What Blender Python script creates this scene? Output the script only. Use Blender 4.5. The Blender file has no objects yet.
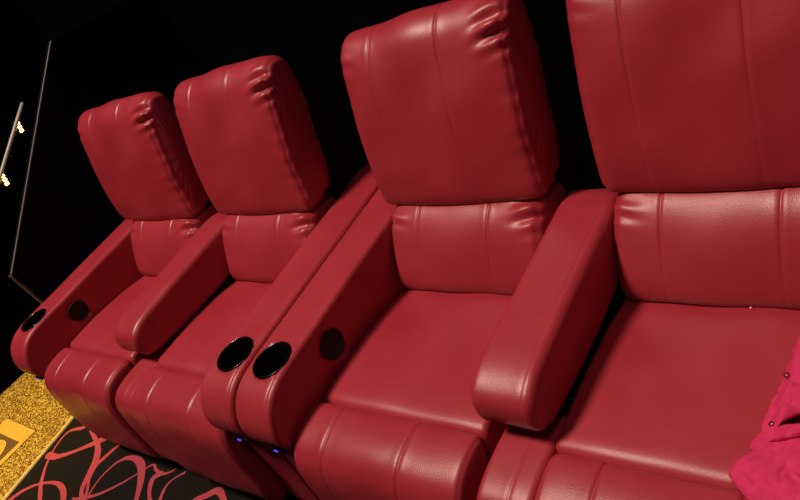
import bpy, bmesh, math, random
from mathutils import Vector, Matrix, noise
random.seed(7)
SC = bpy.context.scene
COL = SC.collection

# ------------------------------------------------------------------ materials
def new_mat(name):
    m = bpy.data.materials.new(name); m.use_nodes = True
    nt = m.node_tree; b = nt.nodes['Principled BSDF']
    return m, nt, b
def plain(name, col, rough=.5, metal=0, spec=.5, emit=None, es=0):
    m, nt, b = new_mat(name)
    b.inputs['Base Color'].default_value = (*col, 1)
    b.inputs['Roughness'].default_value = rough
    b.inputs['Metallic'].default_value = metal
    b.inputs['Specular IOR Level'].default_value = spec
    if emit:
        b.inputs['Emission Color'].default_value = (*emit, 1)
        b.inputs['Emission Strength'].default_value = es
    return m
def noisy(name, c1, c2, scale, rough=.5, spec=.5, metal=0, bump=.1, bscale=None, dist=.002, rlo=None):
    m, nt, b = new_mat(name)
    L = nt.links.new
    tc = nt.nodes.new('ShaderNodeTexCoord')
    n = nt.nodes.new('ShaderNodeTexNoise'); n.inputs['Scale'].default_value = scale; n.inputs['Detail'].default_value = 4
    r = nt.nodes.new('ShaderNodeValToRGB')
    r.color_ramp.elements[0].position = .35; r.color_ramp.elements[0].color = (*c1, 1)
    r.color_ramp.elements[1].position = .65; r.color_ramp.elements[1].color = (*c2, 1)
    L(tc.outputs['Object'], n.inputs['Vector']); L(n.outputs['Fac'], r.inputs['Fac']); L(r.outputs['Color'], b.inputs['Base Color'])
    b.inputs['Roughness'].default_value = rough; b.inputs['Specular IOR Level'].default_value = spec; b.inputs['Metallic'].default_value = metal
    v = nt.nodes.new('ShaderNodeTexVoronoi'); v.inputs['Scale'].default_value = bscale or scale * 8
    bp = nt.nodes.new('ShaderNodeBump'); bp.inputs['Strength'].default_value = bump; bp.inputs['Distance'].default_value = dist
    L(tc.outputs['Object'], v.inputs['Vector']); L(v.outputs['Distance'], bp.inputs['Height']); L(bp.outputs['Normal'], b.inputs['Normal'])
    if rlo is not None:
        mr = nt.nodes.new('ShaderNodeMapRange'); mr.inputs['From Min'].default_value = .3; mr.inputs['From Max'].default_value = .7
        mr.inputs['To Min'].default_value = rlo; mr.inputs['To Max'].default_value = rough
        L(n.outputs['Fac'], mr.inputs['Value']); L(mr.outputs['Result'], b.inputs['Roughness'])
    return m

M = {}
M['leather'] = noisy('red_leather', (.335, .023, .040), (.375, .028, .046), 5, rough=.42, spec=.6, bump=.22, bscale=420, dist=.0012, rlo=.35)
M['black'] = plain('black_plastic', (.006, .006, .007), .35)
M['gloss'] = plain('glossy_black_cup', (.006, .006, .006), .18)
M['mesh'] = noisy('black_speaker_mesh', (.004, .0035, .0035), (.016, .013, .013), 300, rough=.7, bump=.3, bscale=500)
M['base'] = plain('dark_base_shaded_shell', (.014, .0025, .0035), .9, spec=.06)
M['wall'] = plain('black_wall_fabric', (.002, .0018, .002), .95, spec=0)
M['partition'] = noisy('black_partition_carpet', (.0045, .004, .004), (.007, .006, .006), 60, rough=.95, spec=.05)
M['grey_metal'] = plain('grey_metal_trim', (.34, .34, .37), .4, metal=.2)
M['steel'] = plain('brass_strip', (.85, .66, .26), .35, metal=.25)
M['rail'] = plain('pale_rail', (.45, .43, .40), .4)
M['carpet'] = noisy('black_carpet', (.006, .005, .0045), (.017, .014, .011), 160, rough=.95, spec=.1, bump=.4, bscale=500, dist=.004)
M['squiggle'] = noisy('pink_carpet_pile', (.38, .055, .080), (.50, .080, .11), 220, rough=.95, spec=.1, bump=.4, bscale=500, dist=.004)
M['plaque_dark'] = noisy('brown_plaque', (.10, .05, .012), (.15, .075, .02), 90, rough=.6, bump=.1)
M['plaque_light'] = noisy('yellow_plaque', (.62, .38, .05), (.70, .44, .065), 60, rough=.5, bump=.1)
M['led'] = plain('blue_led', (.02, .02, .3), .4, emit=(.07, .05, 1.0), es=1.4)
M['lamp'] = plain('warm_step_lamp', (.9, .6, .2), .4, emit=(1.0, .55, .13), es=14)
M['pink'] = noisy('hot_pink_cotton', (.60, .030, .125), (.67, .037, .145), 30, rough=.85, spec=.2, bump=.35, bscale=700, dist=.0012)
M['snap'] = plain('pink_metal_snap', (.35, .06, .09), .3, metal=.7)
# glitter carpet: speckled gold
def glitter():
    m, nt, b = new_mat('gold_glitter_carpet'); L = nt.links.new
    tc = nt.nodes.new('ShaderNodeTexCoord')
    v = nt.nodes.new('ShaderNodeTexVoronoi'); v.inputs['Scale'].default_value = 120
    n = nt.nodes.new('ShaderNodeTexNoise'); n.inputs['Scale'].default_value = 110; n.inputs['Detail'].default_value = 3
    r = nt.nodes.new('ShaderNodeValToRGB'); e = r.color_ramp.elements
    e[0].position = .28; e[0].color = (.10, .045, .002, 1); e[1].position = .74; e[1].color = (.86, .62, .12, 1)
    x = e.new(.52); x.color = (.32, .18, .012, 1)
    mx = nt.nodes.new('ShaderNodeMath'); mx.operation = 'MULTIPLY_ADD'; mx.inputs[1].default_value = .45; 
    sx = nt.nodes.new('ShaderNodeSeparateColor')
    L(tc.outputs['Object'], v.inputs['Vector']); L(tc.outputs['Object'], n.inputs['Vector'])
    L(v.outputs['Color'], sx.inputs['Color']); L(sx.outputs['Red'], mx.inputs[0])
    ad = nt.nodes.new('ShaderNodeMath'); ad.operation = 'SUBTRACT'; ad.inputs[1].default_value = .22
    L(n.outputs['Fac'], ad.inputs[0]); L(ad.outputs['Value'], mx.inputs[2])
    L(mx.outputs['Value'], r.inputs['Fac']); L(r.outputs['Color'], b.inputs['Base Color'])
    bp = nt.nodes.new('ShaderNodeBump'); bp.inputs['Strength'].default_value = .6; bp.inputs['Distance'].default_value = .006
    L(mx.outputs['Value'], bp.inputs['Height']); L(bp.outputs['Normal'], b.inputs['Normal'])
    b.inputs['Roughness'].default_value = .5; b.inputs['Metallic'].default_value = .25
    return m
M['gold'] = glitter()

# ------------------------------------------------------------------ helpers
def link(name, me, mats, parent=None, smooth=True):
    for m in (mats if isinstance(mats, (list, tuple)) else [mats]): me.materials.append(m)
    if smooth:
        for p in me.polygons: p.use_smooth = True
    o = bpy.data.objects.new(name, me); COL.objects.link(o)
    if parent: o.parent = parent
    return o
def from_bm(name, bm, mats, parent=None, smooth=True):
    bmesh.ops.recalc_face_normals(bm, faces=bm.faces)
    me = bpy.data.meshes.new(name); bm.to_mesh(me); bm.free()
    return link(name, me, mats, parent, smooth)
def bm_box(bm, x0, x1, y0, y1, z0, z1, bev=0):
    r = bmesh.ops.create_cube(bm, size=1)
    for v in r['verts']:
        v.co = Vector(((x0+x1)/2+v.co.x*(x1-x0), (y0+y1)/2+v.co.y*(y1-y0), (z0+z1)/2+v.co.z*(z1-z0)))
    if bev:
        es = list({e for v in r['verts'] for e in v.link_edges})
        bmesh.ops.bevel(bm, geom=es, offset=bev, segments=3, profile=.5, affect='EDGES')
def box(name, x0, x1, y0, y1, z0, z1, mat, parent=None, bev=0):
    bm = bmesh.new(); bm_box(bm, x0, x1, y0, y1, z0, z1, bev)
    return from_bm(name, bm, mat, parent, smooth=False)
def tag(o, label=None, cat=None, group=None, kind=None):
    if label: o['label'] = label
    if cat: o['category'] = cat
    if group: o['group'] = group
    if kind: o['kind'] = kind
    return o
def empty(name, loc, label, cat, group=None):
    o = bpy.data.objects.new(name, None); o.empty_display_size = .1; o.location = loc; COL.objects.link(o)
    return tag(o, label, cat, group)

def chaikin(pts, n=2, closed=True):
    for _ in range(n):
        out = []
        L = len(pts)
        for i in range(L if closed else L-1):
            a, b = pts[i], pts[(i+1) % L]
            out.append(tuple(a[k]*.75+b[k]*.25 for k in range(len(a)))); out.append(tuple(a[k]*.25+b[k]*.75 for k in range(len(a))))
        if not closed: out = [pts[0]]+out+[pts[-1]]
        pts = out
    return pts
def resample(pts, N):
    L = len(pts); d = [0]
    for i in range(L): d.append(d[-1]+math.dist(pts[i], pts[(i+1) % L]))
    out = []; j = 0
    for k in range(N):
        s = d[-1]*k/N
        while d[j+1] < s: j += 1
        t = (s-d[j])/max(1e-9, d[j+1]-d[j]); a, b = pts[j], pts[(j+1) % L]
        out.append((a[0]+(b[0]-a[0])*t, a[1]+(b[1]-a[1])*t))
    return out
def normals2(P):
    N = len(P); area = sum(P[i][0]*P[(i+1) % N][1]-P[(i+1) % N][0]*P[i][1] for i in range(N))
    sg = 1 if area > 0 else -1; out = []
    for i in range(N):
        a, b = P[i-1], P[(i+1) % N]; tx, ty = b[0]-a[0], b[1]-a[1]; l = math.hypot(tx, ty) or 1
        out.append((sg*ty/l, -sg*tx/l))
    return out

def pillow(name, profile, x0, x1, parent, mat, r=.03, N=110, nx=50, seams=(), seam_d=.0035, bulge=.0, dome=.0,
           end_seam=0, pucker=None, fade=None, ripple=.0, cross=(), lump=.0, stretch=None, smooth=2, seed=0, rr=None, center=None, long=()):
    """a stuffed leather part: closed (y,z) outline swept along x, rounded ends, stitched seams, puckers at the end seams"""
    P = resample(chaikin(profile, smooth), N); NR = normals2(P)
    cy = sum(p[0] for p in P)/N; cz = sum(p[1] for p in P)/N
    if center: cy, cz = center
    st = []                                          # (x, inset)
    K = 9; rr = rr or r
    for k in range(K+1):
        a = math.pi/2*k/K; st.append((x0+r*(1-math.cos(a)), r*(1-math.sin(a)), k/K))
    xs = [x0+r+(x1-x0-r-rr)*k/nx for k in range(1, nx)]
    for s in seams:
        xs += [x0+s+q for q in (-.012, -.008, -.005, -.003, -.0015, 0, .0015, .003, .005, .008, .012)]
    for x in sorted(xs):
        if x0+r+.0005 < x < x1-rr-.0005: st.append((x, 0, 1))
    for k in range(K+1):
        a = math.pi/2*(K-k)/K; st.append((x1-rr*(1-math.cos(a)), rr*(1-math.sin(a)), (K-k)/K))
    bm = bmesh.new(); rings = []
    for (x, ins, t) in st:
        ring = []
        u = (x-x0)/(x1-x0)
        for i, (y, z) in enumerate(P):
            ny, nz = NR[i]
            d = -ins+bulge*(1-(2*u-1)**4)
            for s in seams:
                sd = seam_d*(1 if not fade else .15+.85*min(1, max(0, (z-fade[0])/(fade[1]-fade[0]))))
                q = x-x0-s; d -= sd*math.exp(-(q/.0035)**2); d += sd*.35*math.exp(-((abs(q)-.012)/.006)**2)
            for (cyy, czz, w, dep) in long:          # a crosswise seam at one place of the outline
                q = math.hypot(y-cyy, z-czz); d -= dep*math.exp(-(q/w)**2)
            if lump: d += lump*noise.noise(Vector((x*7+seed, y*7, z*7)))
            if end_seam:
                d -= end_seam*math.exp(-((t-.55)/.10)**2) if t < 1 else 0
            dx = 0
            for side, X in ((-1, x0), (1, x1)):
                e = abs(x-X)
                if pucker and e < .14:
                    ks = pucker['left'] if side < 0 else 1
                    A = ks*pucker['base']*math.exp(-e/.026)
                    ph = i/N*pucker['freq']*6.283+2.5*noise.noise(Vector((i/N*14, seed+side*3, 0)))
                    d += A*math.sin(ph)*(.5+.9*noise.noise(Vector((i/N*9, 5+seed, side))))
                    for (py, pz, amp, wid) in pucker.get('pts', ()):
                        q = math.hypot(y-py, z-pz)
                        if q < wid*3:
                            # folds fan out from the stitched corner
                            g = ks*amp*math.exp(-(q/wid)**2)*math.exp(-((e-.035)/.042)**2)
                            ang = (z-pz)*.9+(y-py)*.5+e*.25
                            w = math.sin(ang/.024*3.1416*1.0+1.7*noise.noise(Vector((x*8, y*8, seed))))
                            d += g*(w if w > 0 else 1.35*w)
            ring.append(bm.verts.new((x+dx, y+ny*d, z+nz*d)))
        rings.append(ring)
    def cap(ring, side):
        prev = ring; X0 = ring[0].co.x
        rr = []
        for k, sc in enumerate((.90, .72, .5, .25)):
            new = []
            for v in prev if k == 0 else ring:
                c = v.co if k else v.co
                new.append(bm.verts.new((X0+side*dome*(1-sc**2.2), cy+(ring[len(new)].co.y-cy)*sc, cz+(ring[len(new)].co.z-cz)*sc)))
            rr.append(new)
        allr = [ring]+rr
        for a, b in zip(allr, allr[1:]):
            for i in range(N): bm.faces.new((a[i], a[(i+1) % N], b[(i+1) % N], b[i]))
        c = bm.verts.new((X0+side*dome, cy, cz)); l = allr[-1]
        for i in range(N): bm.faces.new((l[i], l[(i+1) % N], c))
    for a, b in zip(rings, rings[1:]):
        for i in range(N): bm.faces.new((a[i], a[(i+1) % N], b[(i+1) % N], b[i]))
    cap(rings[0], -1); cap(rings[-1], 1)
    return from_bm(name, bm, mat, parent)

def cyl_bm(bm, c, r, h, axis, seg=48):
    m = Matrix.Translation(c)
    if axis == 'x': m = m @ Matrix.Rotation(math.pi/2, 4, 'Y')
    bmesh.ops.create_cone(bm, cap_ends=True, segments=seg, radius1=r, radius2=r, depth=h, matrix=m)
def cut(o, cutters):
    """real holes: boolean against cylinders, then throw the cutters away"""
    obs = []
    for (c, r, h, ax, rot) in cutters:
        bm = bmesh.new(); cyl_bm(bm, (0, 0, 0), r, h, ax)
        me = bpy.data.meshes.new('cutter'); bm.to_mesh(me); bm.free()
        co = bpy.data.objects.new('cutter', me); COL.objects.link(co); co.location = o.parent.matrix_world.translation+Vector(c) if o.parent else Vector(c)
        co.rotation_euler = rot
        md = o.modifiers.new('b', 'BOOLEAN'); md.operation = 'DIFFERENCE'; md.object = co; md.solver = 'EXACT'; obs.append(co)
    bpy.context.view_layer.update()
    me = bpy.data.meshes.new_from_object(o.evaluated_get(bpy.context.evaluated_depsgraph_get()))
    o.modifiers.clear(); o.data = me
    for c in obs: bpy.data.objects.remove(c)
def lathe(name, prof, c, mat, parent, rot=(0, 0, 0), seg=48):
    bm = bmesh.new(); rings = []
    for (r, z) in prof:
        rings.append([bm.verts.new((max(r, 1e-5)*math.cos(6.28318*k/seg), max(r, 1e-5)*math.sin(6.28318*k/seg), z)) for k in range(seg)])
    for a, b in zip(rings, rings[1:]):
        for k in range(seg): bm.faces.new((a[k], a[(k+1) % seg], b[(k+1) % seg], b[k]))
    bmesh.ops.remove_doubles(bm, verts=bm.verts, dist=2e-5)
    o = from_bm(name, bm, mat, parent); o.location = c; o.rotation_euler = rot
    return o

# ------------------------------------------------------------------ measures
WS, WA, WM = .56, .1713, .1668
PITCH = 2*WA+2*WS+WM
SLOPE = .085
ZA = lambda y: .660+SLOPE*y

HEAD_T = lambda y, z: (y, z-.028*max(0, (z-.95)/.3))
HEAD = [(.60, .733), (.553, .742), (.554, .80), (.570, .90), (.592, 1.00), (.620, 1.10), (.648, 1.185), (.676, 1.235), (.722, 1.262), (.77, 1.252), (.80, 1.21),
        (.785, 1.1), (.755, .95), (.72, .82), (.69, .75)]
HEAD = [HEAD_T(*p) for p in HEAD]
LUMB = [(.63, .737), (.585, .739), (.546, .730), (.512, .702), (.481, .662), (.455, .612), (.437, .566), (.428, .532), (.434, .508), (.462, .498), (.52, .50), (.60, .53), (.68, .62), (.70, .70)]
SEAT = [(-.022, .490), (-.014, .503), (.02, .508), (.12, .513), (.25, .513), (.38, .506), (.50, .492), (.51, .40), (.50, .36), (.2, .35), (-.02, .36), (-.03, .42)]
FOOT = [(-.026, .482), (-.032, .502), (-.06, .508), (-.11, .505), (-.155, .490), (-.185, .462), (-.202, .42), (-.206, .36), (-.206, .25), (-.202, .14), (-.185, .09), (-.14, .085), (-.09, .2), (-.05, .40)]
PAD = [(.09, .46), (.08, .482), (.03, .487), (-.05, .487), (-.12, .480), (-.16, .465), (-.188, .43), (-.197, .36), (-.197, .25), (-.193, .14), (-.175, .09), (-.13, .085), (-.05, .2), (.05, .40)]
CUPARM = [(.88, ZA(.88)), (.60, ZA(.6)), (.30, ZA(.3)), (.05, ZA(.05)), (-.06, ZA(-.06)), (-.115, .642), (-.160, .612), (-.192, .558), (-.195, .505), (-.178, .464),
          (-.150, .448), (-.143, .42), (-.143, .30), (-.143, .10), (-.143, .055), (-.10, .05), (.3, .05), (.80, .05), (.87, .06), (.885, .12), (.89, .45), (.89, .68)]
MIDARM = [(.66, ZA(.66)), (.40, ZA(.40)), (.16, ZA(.16)), (.07, ZA(.07)), (.020, .653), (-.020, .628), (-.030, .588), (-.022, .548), (.004, .524), (.06, .510), (.25, .506), (.45, .52), (.64, .56), (.68, .62)]
CUPY = -.030

def cup_arm(root, x0, inner):
    """armrest with a cup well on top, a round black grille on its inner side and a lit button under the nose"""
    arm = pillow('armrest', CUPARM, x0+.004, x0+WA-.004, root, M['leather'], r=.017, N=150, nx=14, dome=.002, smooth=2, center=(.25, .36),
                 seams=(WA-.028,), seam_d=.0013, lump=.002)
    xc = x0+WA/2+.008; zc = ZA(CUPY); tilt = math.atan(SLOPE)
    xi = x0+WA if inner > 0 else x0
    cut(arm, [((xc, CUPY, zc), .0605, .22, 'z', (tilt, 0, 0)), ((xi, .112, .583), .043, .03, 'x', (0, 0, 0))])
    for p in arm.data.polygons: p.use_smooth = True
    w = lathe('cup_holder', [(.0640, .0005), (.0632, .0035), (.0605, .0038), (.0590, .001), (.0575, -.02), (.055, -.085), (.05, -.09), (.0, -.09)], (xc, CUPY, zc), M['gloss'], arm, (tilt, 0, 0))
    tag(w, 'glossy black cup holder')
    g = lathe('side_grille', [(.0, -.006), (.036, -.006), (.038, -.001), (.043, .0022), (.0445, .001), (.0445, -.004)], (xi, .112, .583), M['mesh'], arm, (0, inner*math.pi/2, 0))
    tag(g, 'round black mesh disc')
    bp = box('button_panel', xc-.032, xc+.032, -.181, -.150, .444, .457, M['black'], arm, .004)
    tag(bp, 'small black control panel')
    led = box('indicator_light', xc-.014, xc+.000, -.1835, -.1805, .4455, .450, M['led'], bp, 0)
    tag(led, 'glowing blue indicator light')
    return arm

def recliner_parts(root, sx, cup):
    """sx: x of the seat's left side in the recliner's own frame"""
    L = M['leather']
    pillow('headrest', HEAD, sx-.024, sx+.555, root, L, r=.042, rr=.028, N=150, nx=46, seams=(.137, .375), seam_d=.0025, bulge=.012, dome=.012, end_seam=.004, lump=.008, seed=3, fade=(.90, 1.15),
           pucker=dict(left=.12, base=.0050, freq=22, pts=[(.660, 1.182, .014, .050)]))
    pillow('lumbar_cushion', LUMB, sx+.002, sx+.540, root, L, r=.036, N=120, nx=46, seams=(.125, .375), seam_d=.0025, bulge=.008, dome=.012, end_seam=.0035, lump=.006, seed=9, fade=(.56, .68),
           pucker=dict(left=.35, base=.0022, freq=20, pts=[(.535, .715, .012, .040)]))
    pillow('seat_cushion', SEAT, sx+.002, sx+WS-.002, root, L, r=.016, N=120, nx=40, bulge=.006, dome=.003, lump=.007, seed=21)
    pillow('footrest', FOOT, sx+(-.010 if cup < 0 else .003), sx+WS+(.010 if cup > 0 else -.003), root, L, r=.022, fade=(.30, .46), seam_d=.0028, N=120, nx=40, seams=(.125, .385), bulge=.004, dome=.004, end_seam=.002, lump=.005, seed=33)
    pillow('back_shell', [(.80, .30), (.875, 1.02), (.87, 1.05), (.83, 1.055), (.80, 1.02), (.73, .80), (.68, .55), (.66, .32)], sx+.02, sx+WS-.03, root, M['base'], r=.02, N=60, nx=6)  # shell is red leather; its shade is put into the dark base colour
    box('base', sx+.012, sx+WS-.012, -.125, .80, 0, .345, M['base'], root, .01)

def make_left(loc, label):
    root = empty('recliner', loc, label, 'recliner', 'red leather recliners in the row')
    cup_arm(root, 0, 1)
    recliner_parts(root, WA, -1)
    return root
def make_right(loc, label):
    root = empty('recliner', loc, label, 'recliner', 'red leather recliners in the row')
    bpy.context.view_layer.update()
    pillow('armrest', MIDARM, .002, WM-.001, root, M['leather'], r=.024, N=130, nx=16, dome=.003, seams=(WM-.032,), seam_d=.0006, lump=.003, seed=5, long=((.385, ZA(.385), .004, .0022),))
    pillow('center_pad', PAD, .024, WM-.002, root, M['leather'], r=.018, N=90, nx=14, seams=(.085,), seam_d=.0012, lump=.003, seed=8)
    box('pad_base', .016, WM-.01, -.11, .66, 0, .40, M['base'], root, .01)
    recliner_parts(root, WM, 1)
    cup_arm(root, WM+WS, -1)
    return root
def copy_tree(o, parent=None):
    c = o.copy(); COL.objects.link(c)
    if parent: c.parent = parent
    for ch in list(o.children): copy_tree(ch, c)
    return c

r1 = make_left((0, 0, 0), 'red leather recliner beside the black partition, farthest from the camera')
bpy.context.view_layer.update()
r2 = make_right((WA+WS, 0, 0), 'red leather recliner second in the row from the black partition')
def place(o, loc, label):
    c = copy_tree(o); c.location = loc; c['label'] = label
    return c
r3 = place(r1, (PITCH, 0, 0), 'red leather recliner third in the row from the black partition')
r4 = place(r2, (PITCH+WA+WS, 0, 0), 'red leather recliner nearest the camera with the hot pink shirt on its seat')

for ch in r1.children:
    if ch.name.startswith('headrest'): 
        k = math.radians(3.2); ch.rotation_euler.x = k; ch.scale = (1.07, 1, .985)      # this headrest is tipped a little forward
        ch.location = (-.07*.46-.02, .60-(.60*math.cos(k)-.745*.985*math.sin(k)), .745-(.60*math.sin(k)+.745*.985*math.cos(k)))
# ------------------------------------------------------------------ setting
AX0, AX1 = (-.275, -.583), (-.346, -.129)                  # metal strip line on the floor
def strip_x(y): return -.346+(y+.129)*((-.346+.252)/(-.129+.583))
def spline(pts, n=10):
    out = []
    for i in range(len(pts)-1):
        p0 = pts[max(i-1, 0)]; p1 = pts[i]; p2 = pts[i+1]; p3 = pts[min(i+2, len(pts)-1)]
        for k in range(n):
            t = k/n
            out.append(tuple(.5*(2*p1[d]+(p2[d]-p0[d])*t+(2*p0[d]-5*p1[d]+4*p2[d]-p3[d])*t*t+(3*p1[d]-p0[d]-3*p2[d]+p3[d])*t**3) for d in (0, 1)))
    out.append(tuple(pts[-1])); return out
CURVES = [
 ([(.07,-.545),(.003,-.504),(-.103,-.442),(-.206,-.35),(-.264,-.255),(-.262,-.182),(-.163,-.139)],.0215),
 ([(-.266,-.326),(-.175,-.319),(-.094,-.277),(-.033,-.232),(.037,-.178),(.077,-.138)],.040),
 ([(-.116,-.134),(-.035,-.163),(.056,-.196),(.135,-.251),(.186,-.324),(.222,-.383),(.275,-.422),(.373,-.458)],.038),
 ([(.223,-.136),(.201,-.178),(.186,-.239),(.181,-.283),(.218,-.343),(.278,-.394),(.313,-.437)],.026),
 ([(-.226,-.617),(-.205,-.569),(-.173,-.511),(-.104,-.456),(0,-.421),(.089,-.425),(.172,-.464),(.239,-.522)],.0276),
 ([(.343,-.466),(.316,-.417),(.285,-.33),(.295,-.249),(.322,-.213)],.017),
 ([(.318,-.219),(.343,-.2),(.407,-.189),(.48,-.21),(.555,-.267),(.626,-.342),(.686,-.407),(.70,-.50)],.037),
 ([(.219,-.444),(.287,-.425),(.368,-.381),(.444,-.311),(.498,-.244),(.542,-.187),(.592,-.202),(.65,-.205),(.686,-.185),(.699,-.163)],.0151),
 ([(.643,-.199),(.615,-.236),(.645,-.279),(.695,-.315),(.759,-.345)],.03),
 ([(.77,-.167),(.751,-.186),(.728,-.221),(.73,-.257),(.753,-.299),(.788,-.337)],.0158),
 ([(.919,-.286),(.938,-.252),(.979,-.219),(1.018,-.187),(1.072,-.206),(1.135,-.237)],.0311)]
rc = random.Random(3)
for k in range(26):                                        # the carpet goes on in front of the row
    x, y = rc.uniform(-.1, 4.2), rc.uniform(-2.6, -.75); a = rc.uniform(0, 6.28); pts = []
    tw = rc.choice((-1, 1))*rc.uniform(.3, .75)
    for j in range(9):
        pts.append((x, y)); x += .10*math.cos(a); y += .10*math.sin(a); a += tw*rc.uniform(.5, 1.4)
        x = max(x, -.15); y = max(min(y, -.70), -2.9)
    CURVES.append((pts, rc.choice((.016, .028, .038))))
for k in range(12):
    x, y = rc.uniform(1.6, 4.2), rc.uniform(-.9, -.25); a = rc.uniform(0, 6.28); pts = []
    tw = rc.choice((-1, 1))*rc.uniform(.3, .7)
    for j in range(8):
        pts.append((x, y)); x += .09*math.cos(a); y += .09*math.sin(a); a += tw*rc.uniform(.5, 1.4)
        x = max(x, 1.5); y = min(y, -.21)
    CURVES.append((pts, rc.choice((.016, .028, .038))))
bm = bmesh.new()
def quad(bm, pts, mi=0):
    f = bm.faces.new([bm.verts.new(p) for p in pts]); f.material_index = mi
quad(bm, [(strip_x(-4), -4, 0), (6, -4, 0), (6, 1.5, 0), (strip_x(1.5), 1.5, 0)])
for ci, (pts, w) in enumerate(CURVES):
    S = spline(pts); n = len(S); prev = None; z = .0012+.00012*ci
    for i, (x, y) in enumerate(S):
        a = S[max(i-1, 0)]; b = S[min(i+1, n-1)]; tx, ty = b[0]-a[0], b[1]-a[1]; l = math.hypot(tx, ty) or 1
        ww = w*.5*(.80+.25*math.sin(i*.13+ci*1.7))*min(1, (i+2)/5, (n-i+1)/5)
        q = (bm.verts.new((x-ty/l*ww, y+tx/l*ww, z)), bm.verts.new((x+ty/l*ww, y-tx/l*ww, z)))
        if prev:
            f = bm.faces.new((prev[0], prev[1], q[1], q[0])); f.material_index = 1
        prev = q
floor = from_bm('floor', bm, [M['carpet'], M['squiggle']], None, smooth=False); tag(floor, kind='structure')
for p in floor.data.polygons:
    if p.normal.z < 0: p.flip()

bm = bmesh.new(); quad(bm, [(-1.30, -4, 0), (strip_x(-4), -4, 0), (strip_x(1.5), 1.5, 0), (-1.30, 1.5, 0)])
tag(from_bm('aisle_floor', bm, M['gold'], None, False), 'gold glitter carpet of the aisle', kind='structure')
bm = bmesh.new()
for (dx0, dx1, z) in ((-.012, .012, .006),):
    A = [(strip_x(-4)+dx0, -4), (strip_x(-4)+dx1, -4), (strip_x(.06)+dx1, .06), (strip_x(.06)+dx0, .06)]
    lo = [bm.verts.new((x, y, 0)) for x, y in A]; hi = [bm.verts.new((x+(.003 if i in (0, 3) else -.003), y, z)) for i, (x, y) in enumerate(A)]
    bm.faces.new(hi)
    for i in range(4): bm.faces.new((lo[i], lo[(i+1) % 4], hi[(i+1) % 4], hi[i]))
tag(from_bm('trim_1', bm, M['steel'], None, False), 'bright metal carpet strip', kind='structure')

def wall(name, *a): return tag(box(name, *a, M['wall']), kind='structure')
wall('wall_left', -1.40, -1.30, -4, 1.5, 0, 8.2)
wall('wall_back', -1.40, 6.1, 1.5, 1.6, 0, 8.2)
wall('wall_right', 6, 6.1, -4, 1.5, 0, 8.2)
wall('wall_front', -1.40, 6.1, -4.1, -4, 0, 8.2)
wall('ceiling', -1.40, 6.1, -4.1, 1.6, 8.2, 8.3)

# partition at the end of the row: level top, slanted front, upright front edge
px0, px1 = -.095, -.055
prof = [(.09, 0), (.09, .64), (.066, .826), (.884, 1.535), (1.498, 1.516), (1.498, 0)]
part = empty('partition', (px0, .8, 0), 'tall black partition with a slanted grey metal edge at the end of the row', 'partition')
def extr(name, prof, x0, x1, mat, parent):
    bm = bmesh.new()
    a = [bm.verts.new((x0, y, z)) for y, z in prof]; b = [bm.verts.new((x1, y, z)) for y, z in prof]
    bm.faces.new(a); bm.faces.new(b); n = len(prof)
    for i in range(n): bm.faces.new((a[i], a[(i+1) % n], b[(i+1) % n], b[i]))
    o = from_bm(name, bm, mat, None, False)
    for v in o.data.vertices: v.co -= parent.location
    o.parent = parent
    return o
extr('panel', prof, px0, px1, M['partition'], part)
tag(extr('edge_trim', [(.066, .826), (.884, 1.535), (.881, 1.538), (.063, .829)], px1-.006, px1, M['grey_metal'], part), 'thin grey metal edge')
M['dull'] = plain('lit_brown_trim', (.10, .06, .035), .6)  # yellow aisle light on the front edge, put into this brown colour
tag(extr('front_trim', [(.089, .02), (.089, .64), (.066, .822), (.060, .822), (.082, .64), (.082, .02)], px0, px1, M['dull'], part), 'front edge with yellow light painted in as brown')
tag(extr('top_trim', [(.884, 1.535), (1.498, 1.516), (1.498, 1.520), (.884, 1.539)], px1-.012, px1, M['black'], part), 'black top edge')

# handrail with two small lamps on the aisle wall
def tube_bm(bm, pts, r, seg=14):
    prev = None
    for i, p in enumerate(pts):
        p = Vector(p); t = (Vector(pts[min(i+1, len(pts)-1)])-Vector(pts[max(i-1, 0)])).normalized()
        u = t.cross(Vector((1, 0, .01))).normalized(); v = t.cross(u)
        ring = [bm.verts.new(p+(u*math.cos(6.2832*k/seg)+v*math.sin(6.2832*k/seg))*r) for k in range(seg)]
        if prev:
            for k in range(seg): bm.faces.new((prev[k], prev[(k+1) % seg], ring[(k+1) % seg], ring[k]))
        else: bm.faces.new(ring)
        prev = ring
    bm.faces.new(prev)
rail = empty('handrail', (-1.27, 0, 0), 'pale sloping handrail on the dark aisle wall', 'handrail')
bm = bmesh.new(); tube_bm(bm, [(0, -.4, .248), (0, .0, .524), (0, .5, .869), (0, 1.0, 1.214), (0, 1.09, 1.276)], .011)
tube = from_bm('rail', bm, M['rail'], rail)
for yy, zz in ((-.2, .386), (.83, 1.097)):
    bm = bmesh.new(); tube_bm(bm, [(0, yy, zz-.01), (-.012, yy, zz-.035), (-.032, yy, zz-.04)], .006); from_bm('bracket', bm, M['black'], rail)
def step_light(loc, label):
    root = empty('wall_light', loc, label, 'wall light', 'small warm lights on the aisle wall')
    box('housing', -.016, 0, -.026, .026, -.045, .045, M['black'], root, .003)
    for k in (-1, 0, 1):
        b = box('bulb', 0, .008, -.010+k*.005, .012+k*.005, k*.024-.008, k*.024+.008, M['lamp'], root, .003); tag(b, 'glowing yellow bulb')
step_light((-1.284, .985, 1.172), 'small glowing yellow wall light, upper of the two')
step_light((-1.284, .71, .975), 'small glowing yellow wall light, lower of the two')

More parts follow.
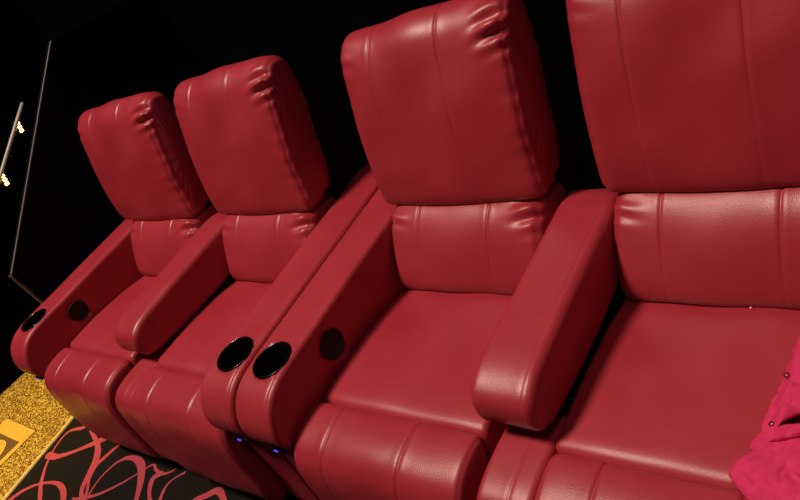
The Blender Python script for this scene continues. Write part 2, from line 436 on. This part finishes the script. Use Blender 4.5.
# row marker set into the aisle carpet
mk = empty('floor_marker', (-.735, -.445, 0), 'square brown floor marker with a yellow frame and ring on the gold aisle carpet', 'floor marker')
box('plate', -.205, .185, -.215, .195, .0004, .003, M['plaque_dark'], mk)
bm = bmesh.new()
bm_box(bm, -.205, .185, .115, .198, .001, .006); bm_box(bm, -.205, .185, -.218, -.180, .001, .006)
bm_box(bm, .145, .188, -.18, .115, .001, .006); bm_box(bm, -.208, -.172, -.18, .115, .001, .006)
tag(from_bm('frame', bm, M['plaque_light'], mk, False), 'bright yellow frame')
bm = bmesh.new(); prev = None; first = None
for k in range(49):
    a = 6.2832*k/48; q = []
    for rr, z in ((1, .001), (1, .005), (.70, .005), (.70, .001)):
        q.append(bm.verts.new((-.012+.118*rr*math.cos(a), -.035+.128*rr*math.sin(a), z)))
    if prev:
        for i in range(3): bm.faces.new((prev[i], prev[i+1], q[i+1], q[i]))
    prev = q
tag(from_bm('ring', bm, M['plaque_light'], mk, False), 'bright yellow ring')

# ------------------------------------------------------------------ pink shirt on the near seat
def sm(a, b, x):
    t = max(0, min(1, (x-a)/(b-a))); return t*t*(3-2*t)
def cloth(name, outline, zfun, h, parent, seed, rings=34, fold=.012, edge=.3, thick=.005):
    """a heap of cloth: outline on the seat, height rising inward, folds from noise, closed below"""
    P = resample(chaikin(outline, 2), 150); N = len(P)
    cx = sum(p[0] for p in P)/N; cy = sum(p[1] for p in P)/N
    bm = bmesh.new(); top = []
    for k in range(rings):
        s = (1-k/rings)**1.3; rt = []
        for i, (x, y) in enumerate(P):
            X = cx+(x-cx)*s; Y = cy+(y-cy)*s; d = 1-s
            z = h*(1-(1-min(1, d/edge))**2.2)
            q = Vector((X*9+seed, Y*9, 0))
            w = noise.noise(q)+.5*abs(noise.noise(q*2.3+Vector((3, 1, 0))))
            c1 = abs(noise.noise(Vector((X*9+Y*13, Y*5-X*6, seed)))); c2 = abs(noise.noise(Vector((X*38-Y*12, Y*30, seed+4))))
            z += (fold*w-fold*.8*(1-c1)**8-fold*.35*(1-c2)**8)*min(1, d*6)
            e = .005*noise.noise(Vector((i*.35, seed, 0)))*(1 if k < 2 else 0)
            rt.append(bm.verts.new((X+e, Y+e, zfun(X, Y)+thick+max(0, z))))
        top.append(rt)
    for a, b in zip(top, top[1:]):
        for i in range(N): bm.faces.new((a[i], a[(i+1) % N], b[(i+1) % N], b[i]))
    c = bm.verts.new((cx, cy, sum(v.co.z for v in top[-1])/N))
    for i in range(N): bm.faces.new((top[-1][i], top[-1][(i+1) % N], c))
    prev = top[0]
    for s in (1, .66, .33):
        lo = [bm.verts.new((cx+(v.co.x-cx)*s, cy+(v.co.y-cy)*s, zfun(cx+(v.co.x-cx)*s, cy+(v.co.y-cy)*s))) for v in top[0]]
        for i in range(N): bm.faces.new((lo[i], lo[(i+1) % N], prev[(i+1) % N], prev[i]))
        prev = lo
    c = bm.verts.new((cx, cy, zfun(cx, cy)))
    for i in range(N): bm.faces.new((prev[(i+1) % N], prev[i], c))
    o = from_bm(name, bm, M['pink'], None)
    for v in o.data.vertices: v.co -= parent.location
    o.parent = parent
    return o
shirt = empty('shirt', (3.0, .1, .525), 'crumpled hot pink shirt with snap buttons lying on the nearest seat', 'shirt')
ZS = .5245
cloth('sleeve', [(2.884, -.004), (2.900, .016), (2.914, .034), (2.916, .06), (2.935, .085), (2.99, .115), (3.06, .12), (3.075, .05), (3.07, -.05), (3.0, -.085), (2.935, -.066), (2.897, -.032)],
      lambda x, y: ZS, .024, shirt, 4, fold=.009)
cuff = cloth('cuff', [(2.908, .048), (2.913, .072), (2.935, .080), (2.965, .092), (3.01, .105), (3.05, .110), (3.05, .088), (3.0, .080), (2.965, .058), (2.935, .05), (2.918, .04)],
      lambda x, y: ZS+.022*sm(2.91, 2.95, x), .008, shirt, 14, fold=.007)
ZP = lambda x, y: ZS+.042*sm(2.932, 2.965, x)*sm(.40, .28, y)
cloth('front_panel', [(2.925, .075), (2.919, .105), (2.926, .155), (2.933, .205), (2.943, .26), (2.956, .325), (2.98, .37), (3.04, .385), (3.08, .30), (3.08, .07), (3.045, .055), (3.02, .128), (2.985, .107), (2.955, .078), (2.938, .070)],
      ZP, .010, shirt, 9, fold=.008)
for (x, y) in ((2.950, .193), (2.942, .088)):
    o = lathe('snap_button', [(0, .004), (.003, .0036), (.0055, .002), (.006, 0), (.005, -.008)], Vector((x, y, ZP(x, y)+.018))-shirt.location, M['snap'], shirt, (.2, -.5, 0), 20)
    tag(o, 'small round metal snap')

bm = bmesh.new(); bmesh.ops.create_icosphere(bm, subdivisions=2, radius=.0022)
for v in bm.verts: v.co.z *= .6; v.co += v.co.normalized()*.0004*noise.noise(v.co*900)
crumb = from_bm('popcorn_crumb', bm, plain('pale_crumb', (.85, .8, .7), .8)); crumb.location = (2.836, .414, .5195)
tag(crumb, 'tiny pale crumb on the seat below the nearest backrest', 'crumb')

# ------------------------------------------------------------------ light
def area(name, loc, aim, size, power, col):
    l = bpy.data.lights.new(name, 'AREA'); l.shape = 'DISK'; l.size = size; l.energy = power; l.color = col
    o = bpy.data.objects.new(name, l); COL.objects.link(o); o.location = loc
    o.rotation_euler = (Vector(aim)-Vector(loc)).to_track_quat('-Z', 'Y').to_euler(); return o
def spot(name, loc, aim, power, col, ang, blend=.5, rad=.06):
    l = bpy.data.lights.new(name, 'SPOT'); l.energy = power; l.color = col; l.spot_size = math.radians(ang); l.spot_blend = blend; l.shadow_soft_size = rad
    o = bpy.data.objects.new(name, l); COL.objects.link(o); o.location = loc
    o.rotation_euler = (Vector(aim)-Vector(loc)).to_track_quat('-Z', 'Y').to_euler(); return o
area('ceiling_lamp', (-.3, -2.0, 7.8), (1.6, .2, .6), 1.5, 605, (1.0, .77, .61))
area('fill_light', (4.6, -1.4, 6.5), (1.8, .2, .6), 1.2, 42, (1.0, .74, .62))  # added weak fill for the right-facing sides, not a lamp of the room
spot('aisle_lamp', (-.85, -.75, 2.6), (-.62, -.24, 0), 230, (1.0, .66, .07), 44, .9)
w = bpy.data.worlds.new('World'); SC.world = w; w.use_nodes = True
w.node_tree.nodes['Background'].inputs['Color'].default_value = (.5, .3, .35, 1); w.node_tree.nodes['Background'].inputs['Strength'].default_value = .004

# ------------------------------------------------------------------ camera
cd = bpy.data.cameras.new('Camera'); cam = bpy.data.objects.new('Camera', cd); COL.objects.link(cam)
R = ((.75092, -.00173, .66039), (.50563, .64476, -.57325), (-.42481, .76438, .48504))
cam.matrix_world = Matrix.Translation((3.2681, -.7652, 1.6796)) @ Matrix(R).to_4x4()
cd.sensor_width = 36; cd.lens = 36*699.03/800; cd.clip_start = .02
SC.camera = cam
SC.view_settings.view_transform = 'Standard'; SC.view_settings.look = 'None'; SC.view_settings.gamma = 1
SC.view_settings.use_curve_mapping = False; SC.view_settings.exposure = 0
